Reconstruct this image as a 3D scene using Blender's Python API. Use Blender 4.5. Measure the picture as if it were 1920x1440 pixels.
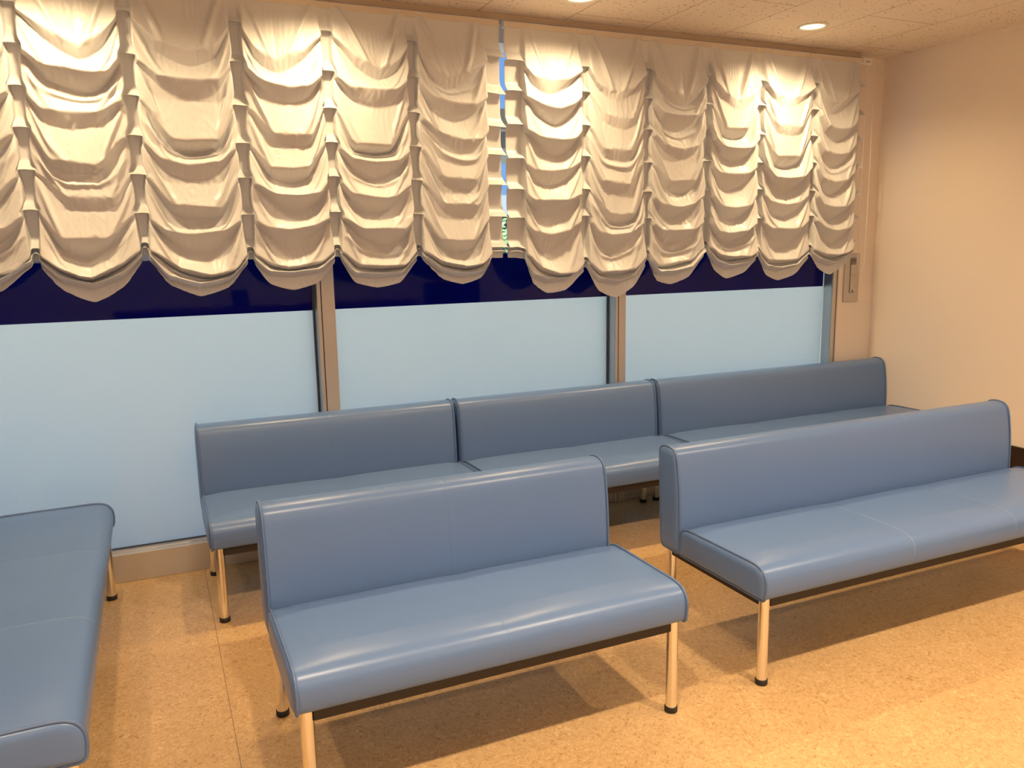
import bpy, bmesh, math, random
import numpy as np
from mathutils import Vector, Matrix

for _o in list(bpy.data.objects):
    bpy.data.objects.remove(_o, do_unlink=True)
scene = bpy.context.scene
COL = scene.collection

# ------------------------------------------------------------------ camera
cam_data = bpy.data.cameras.new('camera')
cam = bpy.data.objects.new('camera', cam_data)
COL.objects.link(cam)
cam.matrix_world = Matrix.Translation((0, 0, 1.5)) @ Matrix(((0.911958, 0.084696, -0.401446), (-0.409958, 0.149132, -0.89983), (-0.016344, 0.985183, 0.170724))).to_4x4()
cam_data.sensor_width = 36.0
cam_data.lens = 28.2727
cam_data.clip_start = 0.02
scene.camera = cam

# ------------------------------------------------------------------ view, sky, sun
vs = scene.view_settings
vs.view_transform = 'Standard'
vs.look = 'None'
vs.exposure = 0.2
vs.gamma = 1.0
vs.use_curve_mapping = False

world = bpy.data.worlds.new('sky')
scene.world = world
world.use_nodes = True
wn = world.node_tree
bg = wn.nodes['Background']
wtc = wn.nodes.new('ShaderNodeTexCoord')
wsep = wn.nodes.new('ShaderNodeSeparateXYZ')
wramp = wn.nodes.new('ShaderNodeValToRGB')
wn.links.new(wtc.outputs['Generated'], wsep.inputs[0])
wn.links.new(wsep.outputs['Z'], wramp.inputs[0])
wramp.color_ramp.elements[0].position = 0.0
wramp.color_ramp.elements[0].color = (.20, .42, .84, 1)
wramp.color_ramp.elements[1].position = 0.7
wramp.color_ramp.elements[1].color = (.12, .30, .72, 1)
wn.links.new(wramp.outputs[0], bg.inputs[0])
bg.inputs[1].default_value = 1.0

sun_d = bpy.data.lights.new('sun', 'SUN')
sun_d.energy = 12.3
sun_d.angle = 0.01
sun_d.color = (1.0, .97, .88)
sun = bpy.data.objects.new('sun', sun_d)
COL.objects.link(sun)
sun.rotation_euler = (math.radians(15), 0, 0)          # from above and behind the building

LAMP_POWER = 128.0
LAMP_COLOR = (1.0, .79, .54)
LAMP_COLOR_WINDOW = (1.0, .715, .385)     # the row along the curtains has a warmer tint

# ------------------------------------------------------------------ helpers
def setp(o, label=None, category=None, group=None, kind=None):
    if label: o['label'] = label
    if category: o['category'] = category
    if group: o['group'] = group
    if kind: o['kind'] = kind
    return o

def thing(name, label, category, loc=(0, 0, 0), rotz=0.0, group=None):
    o = bpy.data.objects.new(name, None)
    o.empty_display_size = .1
    COL.objects.link(o)
    o.location = loc
    o.rotation_euler = (0, 0, rotz)
    return setp(o, label, category, group)

def mesh_obj(name, verts, faces, mat, parent=None, smooth=False, loc=None, flat_caps=False):
    me = bpy.data.meshes.new(name)
    me.from_pydata([tuple(v) for v in verts], [], faces)
    me.update()
    mats = mat if isinstance(mat, (list, tuple)) else [mat]
    for m in mats:
        me.materials.append(m)
    if smooth:
        me.polygons.foreach_set('use_smooth', [not (flat_caps and len(p.vertices) > 4) for p in me.polygons])
    o = bpy.data.objects.new(name, me)
    COL.objects.link(o)
    if parent: o.parent = parent
    if loc: o.location = loc
    return o

def from_bm(name, bm, mat, parent=None, smooth=False, loc=None):
    me = bpy.data.meshes.new(name)
    bm.normal_update()
    bm.to_mesh(me); bm.free()
    for m in (mat if isinstance(mat, (list, tuple)) else [mat]):
        me.materials.append(m)
    if smooth:
        me.polygons.foreach_set('use_smooth', [True]*len(me.polygons))
    o = bpy.data.objects.new(name, me)
    COL.objects.link(o)
    if parent: o.parent = parent
    if loc: o.location = loc
    return o

def bm_box(bm, x0, x1, y0, y1, z0, z1, bevel=0.0, seg=2, mi=0):
    r = bmesh.ops.create_cube(bm, size=1.0)
    vs_ = r['verts']
    for v in vs_:
        v.co = Vector(((x0+x1)/2+v.co.x*(x1-x0), (y0+y1)/2+v.co.y*(y1-y0), (z0+z1)/2+v.co.z*(z1-z0)))
    fs = set(f for v in vs_ for f in v.link_faces)
    for f in fs: f.material_index = mi
    if bevel:
        es = list(set(e for v in vs_ for e in v.link_edges))
        bmesh.ops.bevel(bm, geom=es, offset=bevel, segments=seg, affect='EDGES', profile=.5)

def box(name, x0, x1, y0, y1, z0, z1, mat, parent=None, bevel=0.0, kind=None):
    bm = bmesh.new(); bm_box(bm, x0, x1, y0, y1, z0, z1, bevel)
    o = from_bm(name, bm, mat, parent)
    if kind: o['kind'] = kind
    return o

def lathe(prof, n=28, center=(0, 0, 0)):
    vs_, fs = [], []
    for r, z in prof:
        for i in range(n):
            a = 2*math.pi*i/n
            vs_.append((center[0]+r*math.cos(a), center[1]+r*math.sin(a), center[2]+z))
    for k in range(len(prof)-1):
        for i in range(n):
            j = (i+1) % n
            fs.append((k*n+i, k*n+j, (k+1)*n+j, (k+1)*n+i))
    fs.append(tuple(range(n))[::-1])
    fs.append(tuple((len(prof)-1)*n+i for i in range(n)))
    return vs_, fs

def tube(path, r, n=8, closed=False):
    pts = [Vector(p) for p in path]
    vs_, fs = [], []
    m = len(pts)
    up = None
    for i, p in enumerate(pts):
        if closed: d = pts[(i+1) % m]-pts[i-1]
        else: d = pts[min(i+1, m-1)]-pts[max(i-1, 0)]
        d.normalize()
        if up is None:
            up = d.orthogonal().normalized()
        up = (up-d*up.dot(d)).normalized()
        s = d.cross(up)
        for k in range(n):
            a = 2*math.pi*k/n
            vs_.append(p+up*r*math.cos(a)+s*r*math.sin(a))
    for i in range(m if closed else m-1):
        a0, b0 = i*n, ((i+1) % m)*n
        for k in range(n):
            l = (k+1) % n
            fs.append((a0+k, a0+l, b0+l, b0+k))
    if not closed:
        fs.append(tuple(range(n))[::-1]); fs.append(tuple((m-1)*n+k for k in range(n)))
    return vs_, fs

# ------------------------------------------------------------------ materials
def mat(name, color, rough=.5, metal=0.0, spec=.5, **kw):
    m = bpy.data.materials.new(name)
    m.use_nodes = True
    b = m.node_tree.nodes['Principled BSDF']
    b.inputs['Base Color'].default_value = (*color, 1)
    b.inputs['Roughness'].default_value = rough
    b.inputs['Metallic'].default_value = metal
    b.inputs['Specular IOR Level'].default_value = spec
    for k, v in kw.items():
        b.inputs[k.replace('_', ' ')].default_value = v
    return m

def nd(m, t, **kw):
    n = m.node_tree.nodes.new(t)
    for k, v in kw.items():
        if hasattr(n, k) and k not in n.inputs: setattr(n, k, v)
        else: n.inputs[k].default_value = v
    return n

def lk(m, a, b): m.node_tree.links.new(a, b)
def bsdf(m): return m.node_tree.nodes['Principled BSDF']

def add_bump(m, scale, strength, dist=.002, detail=3, kind='noise', coord='Object'):
    tc = nd(m, 'ShaderNodeTexCoord')
    n = nd(m, 'ShaderNodeTexNoise', Scale=scale, Detail=detail) if kind == 'noise' else nd(m, 'ShaderNodeTexVoronoi', Scale=scale)
    b = nd(m, 'ShaderNodeBump', Strength=strength, Distance=dist)
    lk(m, tc.outputs[coord], n.inputs['Vector'])
    lk(m, n.outputs[0], b.inputs['Height'])
    lk(m, b.outputs[0], bsdf(m).inputs['Normal'])

WORN = mat('worn_seam', (.25, .33, .46), .5)
VINYL = mat('blue_vinyl', (.112, .194, .385), .32, spec=.5)
add_bump(VINYL, 900, .10, .0006, 2)
PIPING = mat('blue_piping', (.10, .165, .32), .42)
CHROME = mat('chrome', (.86, .84, .80), .13, metal=1.0)
RUBBER = mat('black_rubber', (.012, .012, .013), .5)
RAIL = mat('dark_brown_paint', (.020, .015, .012), .55)
ALU = mat('anodised_aluminium', (.60, .555, .49), .38, metal=.3)
ALU_SIDE = mat('silver_aluminium', (.50, .52, .54), .33, metal=.8)
STEEL = mat('brushed_steel_sill', (.60, .57, .53), .36, metal=.6)
GASKET = mat('grey_gasket', (.06, .065, .075), .6)
WHITE_PAINT = mat('cream_paint', (.80, .75, .67), .5)
PLASTIC = mat('white_plastic', (.82, .80, .76), .35)
PLATE = mat('putty_plate', (.58, .53, .46), .42)
GREY_MET = mat('grey_metal', (.22, .22, .22), .4, metal=.6)
NAVY = mat('navy_film', (.0008, .003, .150), .03, spec=.18)

# wallpaper: cream, fine linen weave, a few scuffs low down
WALL = mat('cream_wallpaper', (.89, .79, .675), .75, spec=.25)
tc = nd(WALL, 'ShaderNodeTexCoord')
mp = nd(WALL, 'ShaderNodeMapping'); mp.inputs['Scale'].default_value = (1, 1, 2.2)
nz = nd(WALL, 'ShaderNodeTexNoise', Scale=260, Detail=3)
bp_ = nd(WALL, 'ShaderNodeBump', Strength=.22, Distance=.0015)
lk(WALL, tc.outputs['Object'], mp.inputs[0]); lk(WALL, mp.outputs[0], nz.inputs['Vector'])
lk(WALL, nz.outputs[0], bp_.inputs['Height']); lk(WALL, bp_.outputs[0], bsdf(WALL).inputs['Normal'])
n1 = nd(WALL, 'ShaderNodeTexNoise', Scale=14, Detail=8, Roughness=.72, Distortion=1.4)
r1 = nd(WALL, 'ShaderNodeValToRGB'); r1.color_ramp.elements[0].position = .655; r1.color_ramp.elements[1].position = .70
sp = nd(WALL, 'ShaderNodeSeparateXYZ')
mr = nd(WALL, 'ShaderNodeMapRange'); mr.inputs[1].default_value = .95; mr.inputs[2].default_value = .40
ml = nd(WALL, 'ShaderNodeMath', operation='MULTIPLY'); ml2 = nd(WALL, 'ShaderNodeMath', operation='MULTIPLY'); ml2.inputs[1].default_value = .30
mx = nd(WALL, 'ShaderNodeMix', data_type='RGBA')
mx.inputs[6].default_value = (.89, .79, .675, 1); mx.inputs[7].default_value = (.36, .31, .26, 1)
lk(WALL, tc.outputs['Object'], n1.inputs['Vector']); lk(WALL, n1.outputs[0], r1.inputs[0])
lk(WALL, tc.outputs['Object'], sp.inputs[0]); lk(WALL, sp.outputs[2], mr.inputs[0])
lk(WALL, r1.outputs[0], ml.inputs[0]); lk(WALL, mr.outputs[0], ml.inputs[1]); lk(WALL, ml.outputs[0], ml2.inputs[0])
lk(WALL, ml2.outputs[0], mx.inputs[0]); lk(WALL, mx.outputs[2], bsdf(WALL).inputs['Base Color'])

# ceiling boards with fissures, laid in staggered rows
CEIL = mat('fissured_ceiling_board', (.80, .75, .68), .85, spec=.2)
tc = nd(CEIL, 'ShaderNodeTexCoord'); sp = nd(CEIL, 'ShaderNodeSeparateXYZ'); cb = nd(CEIL, 'ShaderNodeCombineXYZ')
ax = nd(CEIL, 'ShaderNodeMath', operation='ADD'); ax.inputs[1].default_value = 10.0-3.215
ay = nd(CEIL, 'ShaderNodeMath', operation='ADD'); ay.inputs[1].default_value = .4715*21-2.507
lk(CEIL, tc.outputs['Object'], sp.inputs[0]); lk(CEIL, sp.outputs[1], ax.inputs[0]); lk(CEIL, sp.outputs[0], ay.inputs[0])
lk(CEIL, ax.outputs[0], cb.inputs[0]); lk(CEIL, ay.outputs[0], cb.inputs[1])
br = nd(CEIL, 'ShaderNodeTexBrick'); br.offset = .5; br.offset_frequency = 2
br.inputs['Scale'].default_value = 1.0; br.inputs['Mortar Size'].default_value = .0022; br.inputs['Mortar Smooth'].default_value = .1
br.inputs['Brick Width'].default_value = 1.0; br.inputs['Row Height'].default_value = .4715
br.inputs['Color1'].default_value = (.84, .74, .62, 1); br.inputs['Color2'].default_value = (.82, .72, .60, 1); br.inputs['Mortar'].default_value = (.30, .24, .18, 1)
lk(CEIL, cb.outputs[0], br.inputs['Vector'])
mpc = nd(CEIL, 'ShaderNodeMapping'); mpc.inputs['Scale'].default_value = (1.0, 1.7, 1)
nw = nd(CEIL, 'ShaderNodeTexNoise', Scale=30, Detail=2)
vm = nd(CEIL, 'ShaderNodeMix', data_type='VECTOR'); vm.inputs[0].default_value = .02
vo = nd(CEIL, 'ShaderNodeTexVoronoi', Scale=33); vo.inputs['Randomness'].default_value = 1.0
vr = nd(CEIL, 'ShaderNodeValToRGB'); vr.color_ramp.elements[0].position = .15; vr.color_ramp.elements[1].position = .23
vr.color_ramp.elements[0].color = (.42, .36, .30, 1); vr.color_ramp.elements[1].color = (1, 1, 1, 1)
nk = nd(CEIL, 'ShaderNodeTexNoise', Scale=9, Detail=1)
kr = nd(CEIL, 'ShaderNodeValToRGB'); kr.color_ramp.elements[0].position = .55; kr.color_ramp.elements[1].position = .68
mxk = nd(CEIL, 'ShaderNodeMix', data_type='RGBA'); mxk.inputs[7].default_value = (1, 1, 1, 1)
mu = nd(CEIL, 'ShaderNodeMix', data_type='RGBA', blend_type='MULTIPLY'); mu.inputs[0].default_value = 1.0
lk(CEIL, tc.outputs['Object'], mpc.inputs[0]); lk(CEIL, tc.outputs['Object'], nw.inputs['Vector'])
lk(CEIL, mpc.outputs[0], vm.inputs[4]); lk(CEIL, nw.outputs['Color'], vm.inputs[5])
lk(CEIL, vm.outputs[1], vo.inputs['Vector']); lk(CEIL, vo.outputs['Distance'], vr.inputs[0])
lk(CEIL, tc.outputs['Object'], nk.inputs['Vector']); lk(CEIL, nk.outputs[0], kr.inputs[0])
lk(CEIL, kr.outputs[0], mxk.inputs[0]); lk(CEIL, vr.outputs[0], mxk.inputs[6])
lk(CEIL, br.outputs['Color'], mu.inputs[6]); lk(CEIL, mxk.outputs[2], mu.inputs[7])
lk(CEIL, mu.outputs[2], bsdf(CEIL).inputs['Base Color'])

# floor: marbled linoleum sheet
FLOOR = mat('marbled_linoleum', (.5, .38, .24), .34, spec=.4)
tc = nd(FLOOR, 'ShaderNodeTexCoord')
na = nd(FLOOR, 'ShaderNodeTexNoise', Scale=95, Detail=4, Roughness=.65, Distortion=1.6)
nb_ = nd(FLOOR, 'ShaderNodeTexNoise', Scale=34, Detail=3, Roughness=.6, Distortion=2.2)
nc_ = nd(FLOOR, 'ShaderNodeTexNoise', Scale=2.3, Detail=2)
ra = nd(FLOOR, 'ShaderNodeValToRGB')
e = ra.color_ramp.elements
e[0].position = .34; e[0].color = (.27, .135, .045, 1)
e[1].position = .66; e[1].color = (.80, .55, .30, 1)
q = e.new(.44); q.color = (.53, .325, .14, 1)
q = e.new(.56); q.color = (.61, .39, .185, 1)
mxa = nd(FLOOR, 'ShaderNodeMix', data_type='FLOAT'); mxa.inputs[0].default_value = .45
for n_ in (na, nb_, nc_): lk(FLOOR, tc.outputs['Object'], n_.inputs['Vector'])
lk(FLOOR, na.outputs[0], mxa.inputs[2]); lk(FLOOR, nb_.outputs[0], mxa.inputs[3]); lk(FLOOR, mxa.outputs[0], ra.inputs[0])
rc = nd(FLOOR, 'ShaderNodeValToRGB'); rc.color_ramp.elements[0].position = .3; rc.color_ramp.elements[0].color = (.90, .89, .87, 1)
rc.color_ramp.elements[1].position = .7; rc.color_ramp.elements[1].color = (1, 1, 1, 1)
lk(FLOOR, nc_.outputs[0], rc.inputs[0])
mf = nd(FLOOR, 'ShaderNodeMix', data_type='RGBA', blend_type='MULTIPLY'); mf.inputs[0].default_value = 1
lk(FLOOR, ra.outputs[0], mf.inputs[6]); lk(FLOOR, rc.outputs[0], mf.inputs[7])
sp = nd(FLOOR, 'ShaderNodeSeparateXYZ'); lk(FLOOR, tc.outputs['Object'], sp.inputs[0])
s1 = nd(FLOOR, 'ShaderNodeMath', operation='ADD'); s1.inputs[1].default_value = 18.2-.128+.91
s2 = nd(FLOOR, 'ShaderNodeMath', operation='MODULO'); s2.inputs[1].default_value = 9.1
s3 = nd(FLOOR, 'ShaderNodeMath', operation='COMPARE'); s3.inputs[1].default_value = .91; s3.inputs[2].default_value = .0011
lk(FLOOR, sp.outputs[0], s1.inputs[0]); lk(FLOOR, s1.outputs[0], s2.inputs[0]); lk(FLOOR, s2.outputs[0], s3.inputs[0])
ms = nd(FLOOR, 'ShaderNodeMix', data_type='RGBA'); ms.inputs[7].default_value = (.20, .12, .05, 1)
lk(FLOOR, s3.outputs[0], ms.inputs[0]); lk(FLOOR, mf.outputs[2], ms.inputs[6])
lk(FLOOR, ms.outputs[2], bsdf(FLOOR).inputs['Base Color'])
bf = nd(FLOOR, 'ShaderNodeBump', Strength=.08, Distance=.001); lk(FLOOR, na.outputs[0], bf.inputs['Height']); lk(FLOOR, bf.outputs[0], bsdf(FLOOR).inputs['Normal'])

BASEBOARD = mat('dark_brown_baseboard', (.028, .014, .007), .4)

def mix_mat(name, parts):
    """parts: list of (node type, color, extra, weight) mixed in order."""
    m = bpy.data.materials.new(name); m.use_nodes = True
    m.node_tree.nodes.remove(bsdf(m))
    out = m.node_tree.nodes['Material Output']
    prev = None; tot = 0.0
    for t, colr, extra, wgt in parts:
        n = m.node_tree.nodes.new(t); n.inputs[0].default_value = (*colr, 1)
        for k, v in extra.items(): n.inputs[k].default_value = v
        tot += wgt
        if prev is None: prev = n.outputs[0]; continue
        mxs = m.node_tree.nodes.new('ShaderNodeMixShader'); mxs.inputs[0].default_value = wgt/tot
        m.node_tree.links.new(prev, mxs.inputs[1]); m.node_tree.links.new(n.outputs[0], mxs.inputs[2]); prev = mxs.outputs[0]
    m.node_tree.links.new(prev, out.inputs[0])
    return m

CLEAR = mix_mat('clear_glass', [('ShaderNodeBsdfTransparent', (.95, .97, .97), {}, .94), ('ShaderNodeBsdfGlossy', (1, 1, 1), {'Roughness': 0.0}, .06)])
FROST = mix_mat('frosted_film', [('ShaderNodeBsdfTranslucent', (.93, .96, .93), {}, .80), ('ShaderNodeBsdfDiffuse', (.62, .70, .74), {}, .16), ('ShaderNodeBsdfGlossy', (1, 1, 1), {'Roughness': .22}, .04)])

# silky curtain cloth, slightly see-through
CLOTH = mat('cream_taffeta', (.77, .775, .785), .33, spec=.5, Sheen_Weight=.25, Sheen_Roughness=.3)
bsdf(CLOTH).inputs['Anisotropic'].default_value = .35
_tr = nd(CLOTH, 'ShaderNodeBsdfTranslucent'); _tr.inputs[0].default_value = (.74, .72, .69, 1)
_ms = nd(CLOTH, 'ShaderNodeMixShader'); _ms.inputs[0].default_value = .2
_out = CLOTH.node_tree.nodes['Material Output']
lk(CLOTH, bsdf(CLOTH).outputs[0], _ms.inputs[1]); lk(CLOTH, _tr.outputs[0], _ms.inputs[2]); lk(CLOTH, _ms.outputs[0], _out.inputs[0])
_tc = nd(CLOTH, 'ShaderNodeTexCoord')
_n1 = nd(CLOTH, 'ShaderNodeTexNoise', Scale=34, Detail=4, Roughness=.55, Distortion=.6)
_n2 = nd(CLOTH, 'ShaderNodeTexNoise', Scale=900, Detail=1)
_b1 = nd(CLOTH, 'ShaderNodeBump', Strength=.35, Distance=.004)
_b2 = nd(CLOTH, 'ShaderNodeBump', Strength=.06, Distance=.0006)
lk(CLOTH, _tc.outputs['Object'], _n1.inputs['Vector']); lk(CLOTH, _tc.outputs['Object'], _n2.inputs['Vector'])
lk(CLOTH, _n1.outputs[0], _b1.inputs['Height']); lk(CLOTH, _n2.outputs[0], _b2.inputs['Height'])
lk(CLOTH, _b1.outputs[0], _b2.inputs['Normal']); lk(CLOTH, _b2.outputs[0], bsdf(CLOTH).inputs['Normal'])
HEADER = mat('cream_header_tape', (.70, .62, .53), .7)

LENS = bpy.data.materials.new('lit_lamp_lens'); LENS.use_nodes = True
_b = bsdf(LENS); _b.inputs['Base Color'].default_value = (1, .9, .7, 1)
_b.inputs['Emission Color'].default_value = (1.0, .80, .42, 1); _b.inputs['Emission Strength'].default_value = 2.2

# ------------------------------------------------------------------ room shell
ZC = 2.617          # ceiling
XR = 4.369          # right wall
YW = 3.915          # face of the window wall
XL, YB = -3.6, -4.6
box('floor', XL-.2, XR+.2, YB-.2, 4.1, -.12, 0, FLOOR, kind='structure')
box('ceiling', XL-.2, XR+.2, YB-.2, 4.1, ZC, ZC+.12, CEIL, kind='structure')
box('wall_right', XR, XR+.2, YB-.2, 4.1, 0, ZC, WALL, kind='structure')
box('wall_left', XL-.2, XL, YB-.2, 4.1, 0, ZC, WALL, kind='structure')
box('wall_back', XL, XR, YB-.2, YB, 0, ZC, WALL, kind='structure')
bm = bmesh.new()
bm_box(bm, 4.062, XR, YW, 4.1, 0, ZC)
bm_box(bm, XL, 4.062, YW, 4.1, 2.50, ZC)
from_bm('wall_front', bm, WALL)['kind'] = 'structure'
box('baseboard_right', XR-.014, XR, YB, YW-.014, 0, .338, BASEBOARD, bevel=.003, kind='structure')
box('baseboard_front', 4.075, XR, YW-.014, YW, 0, .338, BASEBOARD, bevel=.003, kind='structure')

# sill kerb under the glass
bm = bmesh.new()
bm_box(bm, XL, 4.05, YW, 4.1, 0, .134, .002); bm_box(bm, XL, 4.05, 3.948, 3.989, .1335, .1395, .001)
sill = from_bm('trim_1', bm, STEEL); sill['kind'] = 'structure'
# curtain box trim along the ceiling
trim = box('trim_2', XL, 4.083, 3.839, YW, 2.588, ZC, mat('tan_trim_paint', (.62, .50, .37), .5), bevel=.002, kind='structure')

# windows: pane with navy band and frosted film, aluminium posts
YG = 3.99
ZF, ZN = 1.200, 1.455           # top of the frosted film / of the navy band
def window(n, x0, x1, post):
    """post = (left edge, right edge) of the aluminium post that stands at the right of the pane"""
    bm = bmesh.new()
    bm_box(bm, x0, x1, YG, YG+.008, .134, 2.46)
    w = from_bm('window_%d' % n, bm, CLEAR); w['kind'] = 'structure'
    e_ = .0006
    f_ = box('frosted_film', x0, x1, YG-e_, YG-.0001, .134, ZF, FROST, w)
    f_['label'] = 'pale blue-white frosted film'
    f_ = box('navy_band', x0, x1, YG-e_, YG-.0001, ZF, ZN, NAVY, w)
    f_['label'] = 'glossy navy blue band'
    box('gasket', x0, x1, YG-.010, YG-.0008, .134, .145, GASKET, w)
    bm = bmesh.new()
    bm_box(bm, x0, x1, YG-.04, YG+.03, 2.085, 2.19, .002)
    from_bm('transom', bm, ALU, w)
    p0, p1 = post
    bm = bmesh.new()
    if n < 3:
        bm_box(bm, p0, p0+.0165, 3.905, YG+.03, .0, 2.50, .0015, mi=0)
        bm_box(bm, p0+.0165, p0+.0205, 3.915, YG+.03, .0, 2.50, mi=2)
        bm_box(bm, p0+.0205, p1, 3.902, YG+.03, .0, 2.50, .002, mi=0)
        bm_box(bm, p0-.0015, p0, 3.912, YG, .134, 2.50, mi=1)
        bm_box(bm, p0-.010, p0-.002, YG-.012, YG+.03, .134, 2.50, mi=2)
    else:
        bm_box(bm, p0, p1, 3.908, YG+.03, .0, 2.50, .002, mi=0)
        bm_box(bm, p0-.0015, p0, 3.915, YG, .134, 2.50, mi=1)
        bm_box(bm, p0+.030, p0+.034, 3.906, 3.909, .134, 2.50, mi=2)
    from_bm('window_post', bm, [ALU, ALU_SIDE, GASKET], w)
    return w
window(1, XL+.05, .722, (.729, .812))
window(2, .812, 2.383, (2.390, 2.456))
window(3, 2.456, 4.014, (4.020, 4.066))

# ------------------------------------------------------------------ benches
def closed_poly(ctrl, step=.008):
    """Closed polygon resampled with rounded corners (Catmull-Rom through control points)."""
    pts = []
    n = len(ctrl)
    for i in range(n):
        p0, p1, p2, p3 = (Vector(ctrl[(i+k-1) % n]) for k in range(4))
        m = max(2, int((p2-p1).length/step))
        for j in range(m):
            t = j/m
            d1, d2 = (p2-p0)*.5, (p3-p1)*.5
            L = (p2-p1).length
            if d1.length > L: d1 = d1*(L/d1.length)
            if d2.length > L: d2 = d2*(L/d2.length)
            h00 = 2*t**3-3*t**2+1; h10 = t**3-2*t**2+t; h01 = -2*t**3+3*t**2; h11 = t**3-t**2
            pts.append(p1*h00+d1*h10+p2*h01+d2*h11)
    return pts

SEAT_PROF = [(.016, .316), (.003, .324), (-.002, .350), (-.002, .378), (.003, .398), (.017, .416), (.040, .426), (.075, .4295), (.17, .4285),
             (.32, .427), (.425, .424), (.455, .413), (.468, .395), (.473, .360), (.473, .330), (.468, .316), (.30, .316), (.15, .316)]
BACK_PROF = [(.490, .316), (.478, .324), (.477, .36), (.480, .479), (.487, .577), (.500, .665), (.511, .700), (.530, .716), (.558, .722), (.590, .719),
             (.608, .708), (.613, .690), (.610, .60), (.603, .45), (.596, .345), (.590, .323), (.578, .316), (.53, .316)]

def upholstered(prof, L, seams, crown=None, puff=.007):
    poly = closed_poly(prof)
    n = len(poly)
    c = sum(poly, Vector((0, 0)))/n
    # outward normals in the profile plane
    nor = []
    for i in range(n):
        t = poly[(i+1) % n]-poly[i-1]
        nrm = Vector((t.y, -t.x)); nrm.normalize()
        if nrm.dot(poly[i]-c) < 0 and abs(nrm.dot(poly[i]-c)) > 1e-4: nrm = -nrm
        nor.append(nrm)
    st = [(.000, .006), (.0035, .0022), (.009, .0)]
    m = max(8, int(L/.06))
    mids = [(.02+(L-.04)*i/m, 0.0) for i in range(m+1)]
    for s in seams:
        mids = [q for q in mids if abs(q[0]-s) > .008]+[(s-.003, 0), (s-.0010, .0001), (s, .0007), (s+.0010, .0001), (s+.003, 0)]
    mids.sort()
    stations = st+mids+[(L-x, i_) for x, i_ in st[::-1]]
    vs_, fs = [], []
    for x, ins in stations:
        u = min(x, L-x)
        for p, nn in zip(poly, nor):
            q = p-nn*ins
            dz = 0.0
            if crown:
                dz = crown(x, q.x, L)*max(0, min(1, (q.y-.38)/.045))
            vs_.append((x, q.x, q.y+dz))
    ns = len(stations)
    for k in range(ns-1):
        for i in range(n):
            j = (i+1) % n
            fs.append((k*n+i, (k+1)*n+i, (k+1)*n+j, k*n+j))
    # puffed end panels: shrinking rings
    for side in (0, 1):
        base = 0 if side == 0 else (ns-1)*n
        prev = list(range(base, base+n))
        for sc, px in ((.90, .55), (.70, .85), (.40, 1.0), (.12, 1.02)):
            ring = []
            for i in range(n):
                q = c+(poly[i]-nor[i]*.006-c)*sc
                x = -puff*px if side == 0 else L+puff*px
                ring.append(len(vs_)); vs_.append((x, q.x, q.y))
            for i in range(n):
                j = (i+1) % n
                fs.append((prev[i], prev[j], ring[j], ring[i]) if side == 0 else (prev[i], ring[i], ring[j], prev[j]))
            prev = ring
        fs.append(tuple(prev) if side == 0 else tuple(prev[::-1]))
    return vs_, fs, poly, nor

def piping_mesh(poly, nor, x, r=.0043):
    path = [(x, p.x+n_.x*.0018, p.y+n_.y*.0018) for p, n_ in zip(poly, nor)]
    return tube(path, r, 8, closed=True)

def bench(label, L, loc, rotz, seams=(), worn=False, legs=((.034, .034), (.036, .562))):
    b = thing('waiting_bench', label, 'bench', loc, rotz, 'blue vinyl waiting benches')
    rng = random.Random(int(L*1000)+int(loc[0]*100))
    ph = [rng.uniform(0, 6.28) for _ in range(4)]
    def crown(x, y, L_):
        t = min(1, min(x, L_-x)/.10); v = max(0, min(1, (y-.02)/.10))*max(0, min(1, (.475-y)/.06))
        s = 1.0
        for sm_ in seams: s = min(s, .55+.45*min(1, abs(x-sm_)/.12))
        return (.010*t*t*(3-2*t)*s+.0016*math.sin(x*7+ph[0])*math.sin(y*11+ph[1]))*v
    v, f, poly, nor = upholstered(SEAT_PROF, L, seams, crown)
    seat = mesh_obj('seat', v, f, [VINYL, WORN], b, True)
    if worn:
        for pl_ in seat.data.polygons:
            xs_ = [v[i][0] for i in pl_.vertices]
            if any(max(abs(x-s_) for x in xs_) < .00115 for s_ in seams) and pl_.center.z > .36: pl_.material_index = 1
    for x in (.0065, L-.0065):
        pv, pf = piping_mesh(poly, nor, x)
        mesh_obj('piping', pv, pf, PIPING, seat, True)
    v, f, poly, nor = upholstered(BACK_PROF, L, seams, None, .005)
    back = mesh_obj('backrest', v, f, VINYL, b, True)
    for x in (.0065, L-.0065):
        pv, pf = piping_mesh(poly, nor, x)
        mesh_obj('piping', pv, pf, PIPING, back, True)
    bm = bmesh.new()
    x0, x1 = .034, L-.034
    bm_box(bm, x0+.016, x1-.016, .020, .045, .284, .317, .001)
    bm_box(bm, x0+.016, x1-.016, .550, .575, .284, .317, .001)
    bm_box(bm, x0-.012, x0+.012, .050, .546, .284, .317, .001)
    bm_box(bm, x1-.012, x1+.012, .050, .546, .284, .317, .001)
    from_bm('frame', bm, RAIL, b)['label'] = 'dark brown rail frame'
    for lx in (x0, x1):
        for ly in (.034, .562):
            pv, pf = lathe([(.0185, .016), (.0185, .317)], 32); pf = pf[:-2]
            leg = mesh_obj('leg', pv, pf, CHROME, b, True, (lx, ly, 0), True)
            leg['label'] = 'chrome tube leg'
            pv, pf = lathe([(.0185, 0), (.0212, .0015), (.0217, .006), (.0205, .010), (.0212, .013), (.0208, .019), (.0186, .0205)], 24); pf = pf[:-2]
            ft = mesh_obj('rubber_foot', pv, pf, RUBBER, leg, True, None, True)
    return b

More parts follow.
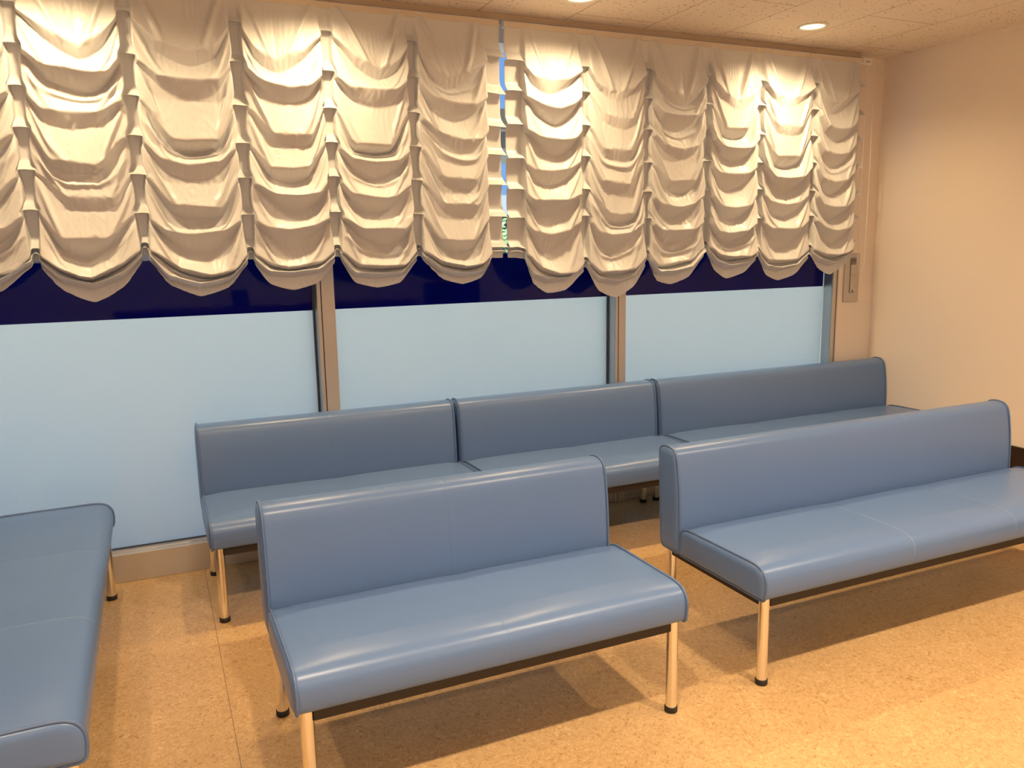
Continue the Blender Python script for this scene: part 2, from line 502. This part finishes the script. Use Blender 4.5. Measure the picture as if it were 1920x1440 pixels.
bench('short blue vinyl bench in the middle foreground, facing the viewer', 1.217, (.247, 1.948, 0), 0, seams=(.60,))
bench('long blue vinyl bench at right, in front of the last window bench', 1.912, (1.770, 1.950, 0), 0, seams=(.70, 1.26), worn=True)
bench('blue vinyl bench against the window, leftmost of the row of three', 1.224, (.135, 3.266, 0), 0, seams=(.60,))
bench('blue vinyl bench against the window, middle one of the row of three', 1.193, (1.379, 3.266, 0), 0, seams=(.60,))
bench('long blue vinyl bench against the window in the far right corner', 1.774, (2.594, 3.266, 0), 0, seams=(.60, 1.19))
bench('blue vinyl bench at the left edge, turned end-on to the window', 1.795, (-.228, 1.982, 0), math.pi/2, seams=(.60, 1.19), worn=True)

# ------------------------------------------------------------------ gathered curtains
def shade_grid(tapes, z_top, rings, sag, vee, seed=1, steps=70, D=0.075, slack=0.055, h=0.0095, pull=0.03, kb=0.03, hemdrop=None, edge_flare=.0):
    """Cloth of a gathered shade as a grid of points (x along the window, depth into the room, z).
    tapes = [(left, right), ...] gathered strips; cells hang between them; rings[k][i] = height of ledge k at strip i;
    sag[k][c] = how far fold k of cell c hangs below its strips; vee[k][c] = 1 for a pointed fold, 0 for a flat one."""
    rng = np.random.default_rng(seed); f4 = np.float32
    rings = list(rings)+[[z-.020 for z in rings[-1]]]; sag = list(sag)+[[v+.012 for v in sag[-1]]]; vee = list(vee)+[[v*.8 for v in vee[-1]]]   # last fold is doubled
    U, A, C, T, X0 = [], [], [], [], []
    nc = len(tapes)-1
    def sm(v): v = np.clip(v, 0, 1); return v*v*(3-2*v)
    def pinch(a, b, v): return v if (b-a) > .06 else (a+b)/2+(v-(a+b)/2)*.12
    for i, (a, b) in enumerate(tapes):
        n = max(5, int(round((b-a)/h)))
        for j in range(n+(1 if i == nc else 0)):
            U.append(a+(b-a)*j/n); A.append(0.); C.append(-1); T.append(.5); X0.append(pinch(a, b, U[-1]))
        if i < nc:
            b2, c2 = tapes[i+1]; w = b2-b; hw = .040; tot = w+2*hw-.016
            n = int(round(tot/h)); la = pinch(a, b, b); rb = pinch(b2, c2, b2)
            for j in range(n):
                s = tot*j/n
                x = .008*s/hw if s < hw else (w-.008*(tot-s)/hw if s > tot-hw else .008+(s-hw)/(tot-2*hw)*(w-.016))
                U.append(b+x); A.append(float(np.clip(min(s, tot-s)/hw, 0, 1))); C.append(i); T.append(x/w); X0.append(la+(rb-la)*j/n)
    U, A, C, T, X0 = map(np.array, (U, A, C, T, X0)); nu = len(U)
    A = sm(A); incell = C >= 0; Ci = np.clip(C, 0, nc-1); rings = np.array(rings); K = len(rings)
    sag = np.array(sag); vee = np.array(vee)
    xs = np.array([(a+b)/2 for a, b in tapes])
    def per(lo, hi): return rng.uniform(lo, hi, (K, nc))
    trap = 1-vee; skew = per(-.24, .24); dep = per(.78, 1.18); ridge = per(.009, .021)
    rpos = per(.22, .34); rpos2 = per(.22, .34)
    dbl = (rng.random((K, nc)) < .25)*per(.012, .022); dblt = per(.25, .45)
    panel = (sag >= .094)*1.0; panel[0] = 0; panel[K-2:] = 0; rng.random((K, nc)); kink = per(-.012, .012); kpos = per(.35, .65)
    def g(M, k): return M[k][Ci]
    q0 = 1-np.abs(2*T-1)
    def tri(t): return np.clip(1-np.abs(t), 0, 1)
    def curve(k):
        t_ = np.clip(T+g(skew, k)*4*T*(1-T)*.5, 0, 1); q = 1-np.abs(2*t_-1)
        pn = g(panel, k); tr = np.where(pn > 0, 1.0, g(trap, k))
        return q, (1-tr)*(.55*q+.45*np.sin(q*np.pi/2))+tr*sm(np.minimum(1, q*np.where(pn > 0, 1.75, 2.3)))**.85
    lips = []
    cen = np.array([(a+b)/2 for a, b in tapes]); near = cen[np.argmin(np.abs(U[:, None]-cen[None]), 1)]
    widew = np.array([(b-a) > .06 for a, b in tapes])[np.argmin(np.abs(U[:, None]-cen[None]), 1)]
    half = np.where(widew, 0, .021); halfw = np.where(widew, .042, .022)
    dist = np.abs(U-near); pin_ = -np.sign(U-near)*np.minimum(dist, half)*.66*np.clip(1-(dist-half)/.09, 0, 1)
    def pinx(k): return pin_*max(0., min(1., (k-(K-3.2))/1.6))
    def strip(k, t): return pin_*(0. if k < 1 or k > K-3 else (.5*min(1, t*4) if t < .62 else .5-1.0*float(sm(np.array((t-.62)/.3)))))
    flare = np.where(U > tapes[-1][0], (U-tapes[-1][0])/(tapes[-1][1]-tapes[-1][0]), 0)*edge_flare
    for k in range(K):
        base = np.interp(U, xs, rings[k]); q, sh = curve(k)
        wd = .022*(1-g(panel, k)*.8); arch = .009*(1-np.clip((U-near)/np.maximum(halfw, .001), -1, 1)**2)*(1-A)*(C < 0)
        lips.append(base+arch-A*wd-np.maximum(g(sag, k)-wd, .012)*sh*A+A*g(kink, k)*tri((T-g(kpos, k))/.3))
    Z, Dd, XX = [np.full(nu, z_top)], [np.zeros(nu)], [X0]
    for k in range(K):
        base = np.interp(U, xs, rings[k]); q, sh = curve(k); lip = lips[k]
        if k == 0: ld = A*(.024+.040*(1-q)+.012*q)+(1-A)*.034
        else:
            pn = g(panel, k)
            ld = A*D*g(dep, k)*(.92+.08*q)*(1-pn*(.42-.27*np.minimum(1, q*1.8)))+(1-A)*.036
        if k == K-1: dr = .016+.014*q
        else:
            gap = lip-lips[k+1]
            dr = .005+np.clip(gap*(.46-.14*g(panel, k+1)), .012, .085)*np.sin(q*np.pi/2)**1.2
        tuck = np.where(incell, A*(lip-dr)+(1-A)*(base+.006), base+.006)
        nxtp = g(panel, k+1) if k < K-1 else 0*T
        td = A*((.026*(1-q)**2+.004)*(1-nxtp)+nxtp*(.022+.014*q))
        z0, d0 = Z[-1], Dd[-1]
        n = (14 if k < K-1 else 7) if k else 22
        for i in range(1, n+1):
            t = i/n
            zc = z0+(lip-z0)*t
            dc = d0+(ld-d0)*(t**.85 if k else t**1.5)
            for side, rp in ((0, rpos), (1, rpos2)):            # ridges run from the upper corners to the fold
                tt = T if side == 0 else 1-T
                c0 = .03+(g(rp, k)*(1.35 if k == 0 else 1)-.03)*t
                dc = dc+A*g(ridge, k)*(1.5 if k == 0 else 1)*np.sin(np.pi*min(t, .93))**.7*tri((tt-c0)/.065)
            dc = dc-A*.012*np.sin(np.pi*t)*np.sin(q*np.pi/2)**2*(1 if k else .4)*(1-.7*g(panel, k))
            if k: dc = dc+A*g(dbl, k)*tri((t-g(dblt, k))/.15)*np.minimum(1, q0*3)
            tz = z0+(base-z0)*min(1, t*1.02); tdp = .036*(np.clip((t-.74)/.26, 0, 1)**1.1)-.004*np.sin(np.pi*t)
            Z.append(A*zc+(1-A)*tz); Dd.append(A*dc+(1-A)*tdp)
            e_ = sm(np.array(t*.9)) if k == 0 else 1.
            XX.append(X0+(U-X0)*e_+flare*np.clip((t-.6)/.4, 0, 1)+pinx(k-1+t)+strip(k, t))
        for i in range(1, 7):
            t = i/6
            Z.append(lip+(tuck-lip)*t-A*.004*np.sin(np.pi*t)); Dd.append(ld*(1-t)+td*t-(1-A)*.003*np.sin(np.pi*t)); XX.append(U+flare*(1-t)+pinx(k)+strip(k, 1.)*(1-t))
    zt, dt_ = Z[-1], Dd[-1]
    hd = np.full(nc, .022) if hemdrop is None else np.array(hemdrop)
    for i in range(1, 6):
        t = i/5; Z.append(zt-((1-A)*.036+A*hd[Ci]*np.sin(q0*np.pi/2)**.6)*t); Dd.append(dt_+A*.026*t*(1-.4*t)); XX.append(U+pinx(K))
    P = np.stack([np.array(XX), np.array(Dd), np.array(Z)], -1).astype(f4); nv = len(P)
    ramp = np.clip(np.arange(nv)/14, 0, 1).astype(f4)[:, None]
    def noise(ny, nx, amp):
        ny = max(ny, 3); nx = max(nx, 3)
        gg = rng.normal(0, 1, (ny, nx)); yi = np.linspace(0, ny-1.001, nv); xi = np.linspace(0, nx-1.001, nu)
        y0 = yi.astype(int); x0 = xi.astype(int); fy = (yi-y0)[:, None]; fx = (xi-x0)[None]
        return (amp*((gg[y0][:, x0]*(1-fx)+gg[y0][:, x0+1]*fx)*(1-fy)+(gg[y0+1][:, x0]*(1-fx)+gg[y0+1][:, x0+1]*fx)*fy)).astype(f4)
    def ln(a, b): return np.sqrt(((a-b)**2).sum(-1))
    # relax: cloth slightly longer than the first shape, so that it creases
    Ru = (ln(P[:, 1:], P[:, :-1])*(1+slack*ramp*(A[1:]*.8+.2)+noise(nv//5, nu//9, .022)[:, 1:]*ramp)).astype(f4)
    Rv = np.maximum(ln(P[1:], P[:-1])*(1+slack*.5*ramp[1:]+noise(nv//9, nu//5, .02)[1:]*ramp[1:]), .003).astype(f4)
    P0 = P.copy(); P[..., 1] += (noise(nv//3, nu//4, .002)+noise(nv//7, nu//7, .003))*ramp*(A*.9+.1).astype(f4)
    w = np.ones((nv, nu, 1), f4); w[0] = 0
    Q = P.copy()
    def proj(a, b, wa, wb, r, k, kc):
        d = b-a; l = np.sqrt((d*d).sum(-1, keepdims=True))+1e-9
        c = l-r[..., None]; gg = d/l*(c*np.where(c > 0, k, kc)/(wa+wb+1e-9)); a += gg*wa; b -= gg*wb
    def ax0(st, nco, R, k, kc):
        for ph in range(nco):
            a = P[ph:nv-st:nco]; b = P[ph+st:nv:nco]; m = min(len(a), len(b))
            proj(a[:m], b[:m], w[ph:nv-st:nco][:m], w[ph+st:nv:nco][:m], R[ph::nco][:m], k, kc)
    def ax1(st, nco, R, k, kc):
        for ph in range(nco):
            a = P[:, ph:nu-st:nco]; b = P[:, ph+st:nu:nco]; m = min(a.shape[1], b.shape[1])
            proj(a[:, :m], b[:, :m], w[:, ph:nu-st:nco][:, :m], w[:, ph+st:nu:nco][:, :m], R[:, ph::nco][:, :m], k, kc)
    B1 = ln(P0[:, 2:], P0[:, :-2])*1.01; B0 = ln(P0[2:], P0[:-2])
    R1 = ln(P0[:-1, :-1], P0[1:, 1:]).astype(f4)*1.01; R2 = ln(P0[:-1, 1:], P0[1:, :-1]).astype(f4)*1.01
    pl = np.where(A < .5, .25, pull).astype(f4)[None, :, None]
    for it in range(steps):
        vel = (P-Q)*.85; sp_ = np.sqrt((vel**2).sum(-1, keepdims=True)); vel *= np.minimum(1, .004/(sp_+1e-9))
        Q = P.copy(); P += vel*w; P[..., 2] -= 1.5e-4*w[..., 0]
        P += (P0-P)*pl*w
        for s in range(2):
            ax1(1, 2, Ru, 1., .9); ax0(1, 2, Rv, 1., .9)
        for ph in (0, 1):
            a = P[ph:nv-1:2]; b = P[ph+1:nv:2]; wa = w[ph:nv-1:2]; wb = w[ph+1:nv:2]; m = min(len(a), len(b))
            proj(a[:m, :-1], b[:m, 1:], wa[:m, :-1], wb[:m, 1:], R1[ph::2][:m], .25, .25)
            proj(a[:m, 1:], b[:m, :-1], wa[:m, 1:], wb[:m, :-1], R2[ph::2][:m], .25, .25)
        ax1(2, 4, B1, 0., kb); ax0(2, 4, B0, .02, kb)
        P[..., 1] = np.maximum(P[..., 1], -.010)
    return P

YF = 3.797                                  # plane the curtains hang in
def hang_shade(name, label, grid, x0, x1):
    root = thing(name, label, 'curtain', ((x0+x1)/2, YF, 2.56))
    P = grid; nv, nu = P.shape[:2]
    co = P.reshape(-1, 3).astype(float)
    co = np.stack([co[:, 0]-(x0+x1)/2, -co[:, 1], co[:, 2]-2.56], -1)
    idx = np.arange(nv*nu).reshape(nv, nu)
    f = np.stack([idx[:-1, :-1], idx[1:, :-1], idx[1:, 1:], idx[:-1, 1:]], -1).reshape(-1, 4)
    o = mesh_obj('fabric', co.tolist(), f.tolist(), CLOTH, root, True)
    s = o.modifiers.new('smooth', 'SUBSURF'); s.levels = 1; s.render_levels = 1
    so = o.modifiers.new('thickness', 'SOLIDIFY'); so.thickness = .0008; so.offset = 0
    return root

LT = [(-1.665, -1.59)]+[(c-.022, c+.022) for c in (-1.215, -.808, -.403, -.001, .423, .808, 1.201)]+[(1.575, 1.655)]
RL = [[2.445, 2.446, 2.450, 2.448, 2.444, 2.433, 2.396], [2.29, 2.296, 2.286, 2.286, 2.275, 2.276, 2.223],
      [2.13, 2.140, 2.125, 2.107, 2.116, 2.116, 2.069], [1.98, 1.983, 1.967, 1.950, 1.968, 1.962, 1.936],
      [1.82, 1.821, 1.811, 1.804, 1.818, 1.808, 1.791], [1.66, 1.666, 1.654, 1.647, 1.659, 1.650, 1.637],
      [1.515, 1.514, 1.532, 1.505, 1.510, 1.504, 1.486]]
#        off-frame, A,    B,    C,    D,    E
SL = [[.10, .13, .135, .135, .120, .115], [.07, .085, .085, .085, .065, .075], [.08, .080, .150, .115, .150, .080],
      [.06, .115, .090, .098, .068, .125], [.09, .095, .125, .072, .074, .100], [.07, .105, .072, .058, .072, .110], [.10, .116, .118, .075, .090, .095]]
VL = [[.8, .9, .6, .7, .6, .7], [.3, .2, .2, .5, .2, .3], [.4, .2, .9, .5, .9, .4], [.3, .1, .3, .2, .2, .9], [.2, .2, .1, .2, .2, .2], [.2, .1, .3, .4, .2, .3], [.5, .8, .5, .3, .1, .6]]
RL = [[r_[0]]*2+r_ for r_ in RL]; SL = [[r_[2], r_[3]]+r_ for r_ in SL]; VL = [[r_[3], r_[2]]+r_ for r_ in VL]     # two more cells beyond the frame
g_ = shade_grid(LT, 2.566, RL, SL, VL, seed=7, edge_flare=.018, hemdrop=[.04, .03, .03, .05, .03, .055, .04, .03])
left_shade = hang_shade('balloon_curtain', 'cream gathered balloon curtain, the larger one hanging left of the gap', g_, -1.665, 1.655)
RT = [(1.682, 1.765)]+[(c-.021, c+.021) for c in (2.117, 2.501, 2.891, 3.265, 3.665)]+[(4.000, 4.055)]
RR = [[2.388, 2.385, 2.399, 2.390, 2.390, 2.401, 2.407], [2.244, 2.263, 2.249, 2.242, 2.256, 2.253, 2.239],
      [2.085, 2.098, 2.092, 2.096, 2.096, 2.103, 2.090], [1.922, 1.944, 1.921, 1.940, 1.940, 1.950, 1.927],
      [1.772, 1.777, 1.768, 1.778, 1.791, 1.787, 1.768], [1.631, 1.641, 1.627, 1.632, 1.625, 1.640, 1.624],
      [1.485, 1.425, 1.455, 1.499, 1.463, 1.466, 1.477]]
SR = [[.075, .115, .11, .11, .09, .09], [.075, .10, .07, .12, .10, .09], [.075, .11, .09, .08, .115, .08], [.06, .11, .10, .06, .09, .09],
      [.055, .11, .07, .09, .07, .08], [.075, .09, .065, .08, .065, .065], [.09, .09, .09, .07, .085, .06]]
VR = [[.5, .6, .7, .7, .8, .8], [.7, .4, .3, .9, .6, .4], [.5, .6, .5, .3, .7, .3], [.4, .5, .8, .2, .4, .4], [.3, .2, .3, .2, .3, .3], [.4, .5, .3, .3, .3, .4], [.3, .3, .2, .4, .4, .5]]
g_ = shade_grid(RT, 2.566, RR, SR, VR, seed=23, D=.067, hemdrop=[.05, .065, .05, .05, .05, .05])
right_shade = hang_shade('balloon_curtain', 'cream gathered balloon curtain, the one right of the gap, with the bead chain', g_, 1.682, 4.055)

def local_box(name, root, x0, x1, y0, y1, z0, z1, m, bevel=0.0):
    bm = bmesh.new(); bm_box(bm, x0-root.location.x, x1-root.location.x, y0-root.location.y, y1-root.location.y, z0-root.location.z, z1-root.location.z, bevel)
    return from_bm(name, bm, m, root)
# sewn header band and the white rail each shade is fixed to
for root, a, b, tp in ((left_shade, -1.665, 1.655, LT), (right_shade, 1.682, 4.055, RT)):
    local_box('header_band', root, a, b, YF-.0035, YF+.004, 2.547, 2.571, HEADER)
    local_box('head_rail', root, a, b+(0 if root is left_shade else .085), YF+.005, YF+.036, 2.545, 2.577, PLASTIC, .003)
    for (p, q_) in tp[1:-1]:
        c_ = (p+q_)/2
        local_box('header_tab', root, c_-.032, c_+.032, YF-.0055, YF-.0036, 2.549, 2.573, HEADER)
# chain drive at the right end
drv = local_box('chain_drive', right_shade, 4.055, 4.118, YF-.012, YF+.004, 2.545, 2.578, PLASTIC, .003)
for i, (dx, dz) in enumerate(((.018, .010), (.034, .010), (.018, .022), (.034, .022))):
    bm = bmesh.new(); bm_box(bm, 4.055+dx-.004-right_shade.location.x, 4.055+dx+.004-right_shade.location.x, -.0128, -.0118, 2.545+dz-.003-2.56, 2.545+dz+.003-2.56)
    if i < 2: from_bm('screw_slot', bm, RUBBER, drv)
    else: bm.free()
# bead chain loop
path = []
xa, xb = 4.098, 4.142
for i in range(220): path.append((xb+.010*i/219+.006*math.sin(i/219*3.0), YF-.006, 2.55-i/219*1.20))
for i in range(1, 24):
    a = math.pi*i/24
    path.append((4.123+.030*math.cos(a), YF-.006, 1.345-.050*math.sin(a)))
for i in range(220): path.append((xa-.004*math.sin(i/219*3.1), YF-.002, 1.345+i/219*1.20))
bm = bmesh.new()
acc = 0.0; last = Vector(path[0])
o_ = right_shade.location
for p in path[1:]:
    p = Vector(p)
    while (p-last).length >= .0072:
        last = last+(p-last).normalized()*.0072
        bmesh.ops.create_icosphere(bm, subdivisions=1, radius=.0034, matrix=Matrix.Translation(last-Vector(o_)))
tv, tf = tube([Vector(p)-Vector(o_) for p in path[::4]], .0007, 5)
vv = [bm.verts.new(v) for v in tv]
for fc in tf: bm.faces.new([vv[i] for i in fc])
from_bm('bead_chain', bm, PLASTIC, right_shade, True)


# ------------------------------------------------------------------ lamps
def downlight(x, y, label, group=None, power=1.0):
    d = thing('downlight', label, 'ceiling light', (x, y, ZC), 0, group)
    pv, pf = lathe([(.078, -.0005), (.080, -.004), (.076, -.007), (.066, -.007), (.062, -.002), (.062, -.0012)], 40)
    pf = pf[:-2]
    mesh_obj('trim_ring', pv, pf, PLASTIC, d, True)
    pv, pf = lathe([(.0625, -.0012), (.050, -.0022), (.02, -.003)], 40)
    mesh_obj('lens', pv, pf, LENS, d, True)['label'] = 'glowing warm lens'
    ld = bpy.data.lights.new('lamp', 'SPOT')
    ld.energy = LAMP_POWER*power; ld.color = LAMP_COLOR_WINDOW if y > 3 else LAMP_COLOR; ld.spot_size = math.radians(150); ld.spot_blend = 1.0; ld.shadow_soft_size = .045
    lo = bpy.data.objects.new('lamp', ld); COL.objects.link(lo); lo.parent = d; lo.location = (0, 0, -.012)
    return d
LAMPS = [(3.33, 3.47, .62), (1.93, 3.47, .55), (.74, 3.47, .50), (-.25, 3.47, .50),
         (-.87, 1.10, .8), (.53, 1.10, 1.2), (1.93, 1.10, 1.25), (3.33, 1.10, 1.4),
         (-.87, -1.25, .8), (.53, -1.25, 1.0), (1.93, -1.25, 1.0), (3.33, -1.25, 1.1)]
for xx, yy, pw in LAMPS:
    if (xx, yy) == (3.33, 3.47): lb, gr = 'round recessed ceiling light in full view, near the corner above the right curtain', None
    elif (xx, yy) == (1.93, 3.47): lb, gr = 'round recessed ceiling light cut by the top edge, above the curtain gap', None
    else: lb, gr = 'recessed ceiling light farther out in the room, out of view', 'ceiling lights out of view'
    downlight(xx, yy, lb, gr, pw)
FILL_PANEL = bpy.data.materials.new('white_fill_panel'); FILL_PANEL.use_nodes = True
bsdf(FILL_PANEL).inputs['Base Color'].default_value = (.9, .9, .9, 1)
bsdf(FILL_PANEL).inputs['Emission Color'].default_value = (.93, .97, 1.0, 1); bsdf(FILL_PANEL).inputs['Emission Strength'].default_value = 20.0
for xx in (-1.4, .6, 2.6):  # added panels, unseen: neutral fill for the lower curtains, benches and wall
    cl = thing('fill_panel_light', 'added white fill panel over the reception side, out of view', 'ceiling light', (xx, -3.3, ZC), 0, 'added fill panels out of view')
    bm = bmesh.new(); bm_box(bm, -.62, .62, -.17, .17, -.03, -.0005, .004); from_bm('housing', bm, PLASTIC, cl)
    bm = bmesh.new(); bm_box(bm, -.59, .59, -.14, .14, -.034, -.0302); from_bm('diffuser', bm, FILL_PANEL, cl)

# ------------------------------------------------------------------ opener plate
op = thing('window_opener', 'putty-coloured wall plate with folded crank handle, right of the window', 'window opener', (4.176, YW, 1.252))
bm = bmesh.new(); bm_box(bm, -.064, .064, -.010, -.0002, -.157, .157, .002)
from_bm('wall_plate', bm, PLATE, op)
bm = bmesh.new(); bm_box(bm, -.0205, .0265, -.0105, -.0100, -.098, .088, 0)
from_bm('handle_slot', bm, GREY_MET, op)
bm = bmesh.new(); bm_box(bm, -.017, .023, -.015, -.0106, -.094, .084, .002)
hd_ = from_bm('crank_handle', bm, PLATE, op)
bm = bmesh.new(); bm_box(bm, -.017, .023, -.0156, -.0149, .016, .018); from_bm('hinge', bm, GREY_MET, hd_)
bm = bmesh.new(); bm_box(bm, -.002, .008, -.019, -.0149, -.092, -.078, .002)
from_bm('latch', bm, GREY_MET, hd_)
bm = bmesh.new(); bm_box(bm, -.019, .027, -.017, -.0101, .090, .128, .003)
sk = from_bm('release_button', bm, GREY_MET, op); sk['label'] = 'grey square release button'
bm = bmesh.new(); bm_box(bm, -.006, -.001, -.0175, -.0169, .106, .117); bm_box(bm, .009, .014, -.0175, -.0169, .106, .117)
from_bm('button_mark', bm, RUBBER, sk)

# ------------------------------------------------------------------ the far side of the room (mirrored in the navy band)
WOOD = mat('dark_red_wood', (.10, .035, .020), .35)
CREAMB = mat('cream_laminate', (.52, .47, .40), .5)
SCREEN = mat('dark_screen', (.006, .008, .016), .12)
PAPER = mat('pale_paper', (.62, .60, .56), .7)
BLUEB = mat('blue_box_side', (.03, .05, .16), .45)
ct = thing('reception_counter', 'wooden reception counter mirrored in the navy glass band', 'counter', (1.4, -2.32, 0))
bm = bmesh.new(); bm_box(bm, -1.75, 1.75, -.22, .20, 0, .77)
from_bm('counter_body', bm, CREAMB, ct)
bm = bmesh.new(); bm_box(bm, -1.80, 1.80, -.28, .26, .77, .815, .006); bm_box(bm, -1.80, 1.80, .20, .245, .70, .745, .004)
from_bm('counter_top', bm, WOOD, ct)
pr = thing('photo_printer', 'small pale box with blue front on the mirrored counter', 'printer', (.95, -2.28, .815))
bm = bmesh.new(); bm_box(bm, -.22, -.06, -.10, .10, 0, .20, .012); from_bm('left_housing', bm, PAPER, pr)
bm = bmesh.new(); bm_box(bm, -.06, .13, -.10, .095, 0, .20, .008); from_bm('blue_front', bm, BLUEB, pr)
bm = bmesh.new(); bm_box(bm, .13, .24, -.10, .10, 0, .20, .012); from_bm('right_housing', bm, PAPER, pr)
sg = thing('desk_sign', 'small white card stand on the mirrored counter', 'sign', (1.55, -2.25, .815))
bm = bmesh.new(); bm_box(bm, -.09, .09, -.004, .004, .012, .16, .002); from_bm('card', bm, PAPER, sg)
bm = bmesh.new(); bm_box(bm, -.10, .10, -.03, .03, 0, .012, .003); from_bm('foot', bm, PLASTIC, sg)
tvs = thing('television', 'dark flat screen mirrored in the middle of the navy glass band', 'television', (3.62, -2.02, 0))
bm = bmesh.new(); bm_box(bm, -.385, .385, -.02, .02, .58, 1.04, .006); tvp = from_bm('screen', bm, SCREEN, tvs)
bm = bmesh.new(); bm_box(bm, -.03, .03, -.05, -.02, .02, .8, .004); bm_box(bm, -.25, .25, -.22, .14, 0, .025, .006); from_bm('stand', bm, RUBBER, tvs)

# ------------------------------------------------------------------ outdoors, seen through the gap between the curtains
CONC = mat('pale_paving', (.55, .55, .52), .9)
gm = bmesh.new(); bm_box(gm, -14, 22, 4.1, 40, -.3, -.05)
setp(from_bm('ground', gm, CONC), kind='structure')
ov = box('trim_3', XL, 6, 4.1, 4.85, 2.012, 2.10, mat('grey_soffit', (.30, .31, .32), .6), kind='structure')
bl = thing('low_building', 'dark-roofed building with a pale cornice seen through the curtain gap', 'building', (4.5, 12, -.05))
bm = bmesh.new(); bm_box(bm, -7, 7, 0, 5, 0, 2.02); from_bm('wall', bm, mat('charcoal_wall', (.012, .013, .016), .7), bl)
bm = bmesh.new(); bm_box(bm, -7.1, 7.1, -.1, 5.1, 2.02, 2.32); from_bm('cornice', bm, mat('pale_cornice', (.35, .42, .50), .7), bl)
LEAF = mat('green_leaves', (.10, .26, .07), .5)
BARK = mat('bark', (.10, .07, .05), .9)
hg = thing('hedge', 'leafy green hedge seen through the gap between the curtains', 'hedge', (3.2, 7.6, -.05))
rng_ = random.Random(5)
vs2, fs2 = [], []
for i in range(5200):
    p = Vector((rng_.uniform(-2.4, 2.4), rng_.gauss(0, .28), rng_.uniform(.25, 1.86)))
    p.z = min(p.z, 1.72+.10*math.sin(p.x*5)+rng_.uniform(-.12, .08))
    a = Vector((rng_.gauss(0, 1), rng_.gauss(0, 1), rng_.gauss(0, .7))).normalized(); b = a.orthogonal().normalized()
    s = rng_.uniform(.028, .055); k = len(vs2)
    vs2 += [p-a*s, p+b*s*.55, p+a*s, p-b*s*.55]; fs2.append((k, k+1, k+2, k+3))
mesh_obj('foliage', vs2, fs2, LEAF, hg)
vs2, fs2 = [], []
for i in range(14):
    x = -2.2+i*.34; v, f = tube([(x, 0, 0), (x+.03, .02, .7), (x-.02, 0, 1.5)], .022, 6); k = len(vs2)
    vs2 += v; fs2 += [tuple(q+k for q in fc) for fc in f]
mesh_obj('stems', vs2, fs2, BARK, hg)
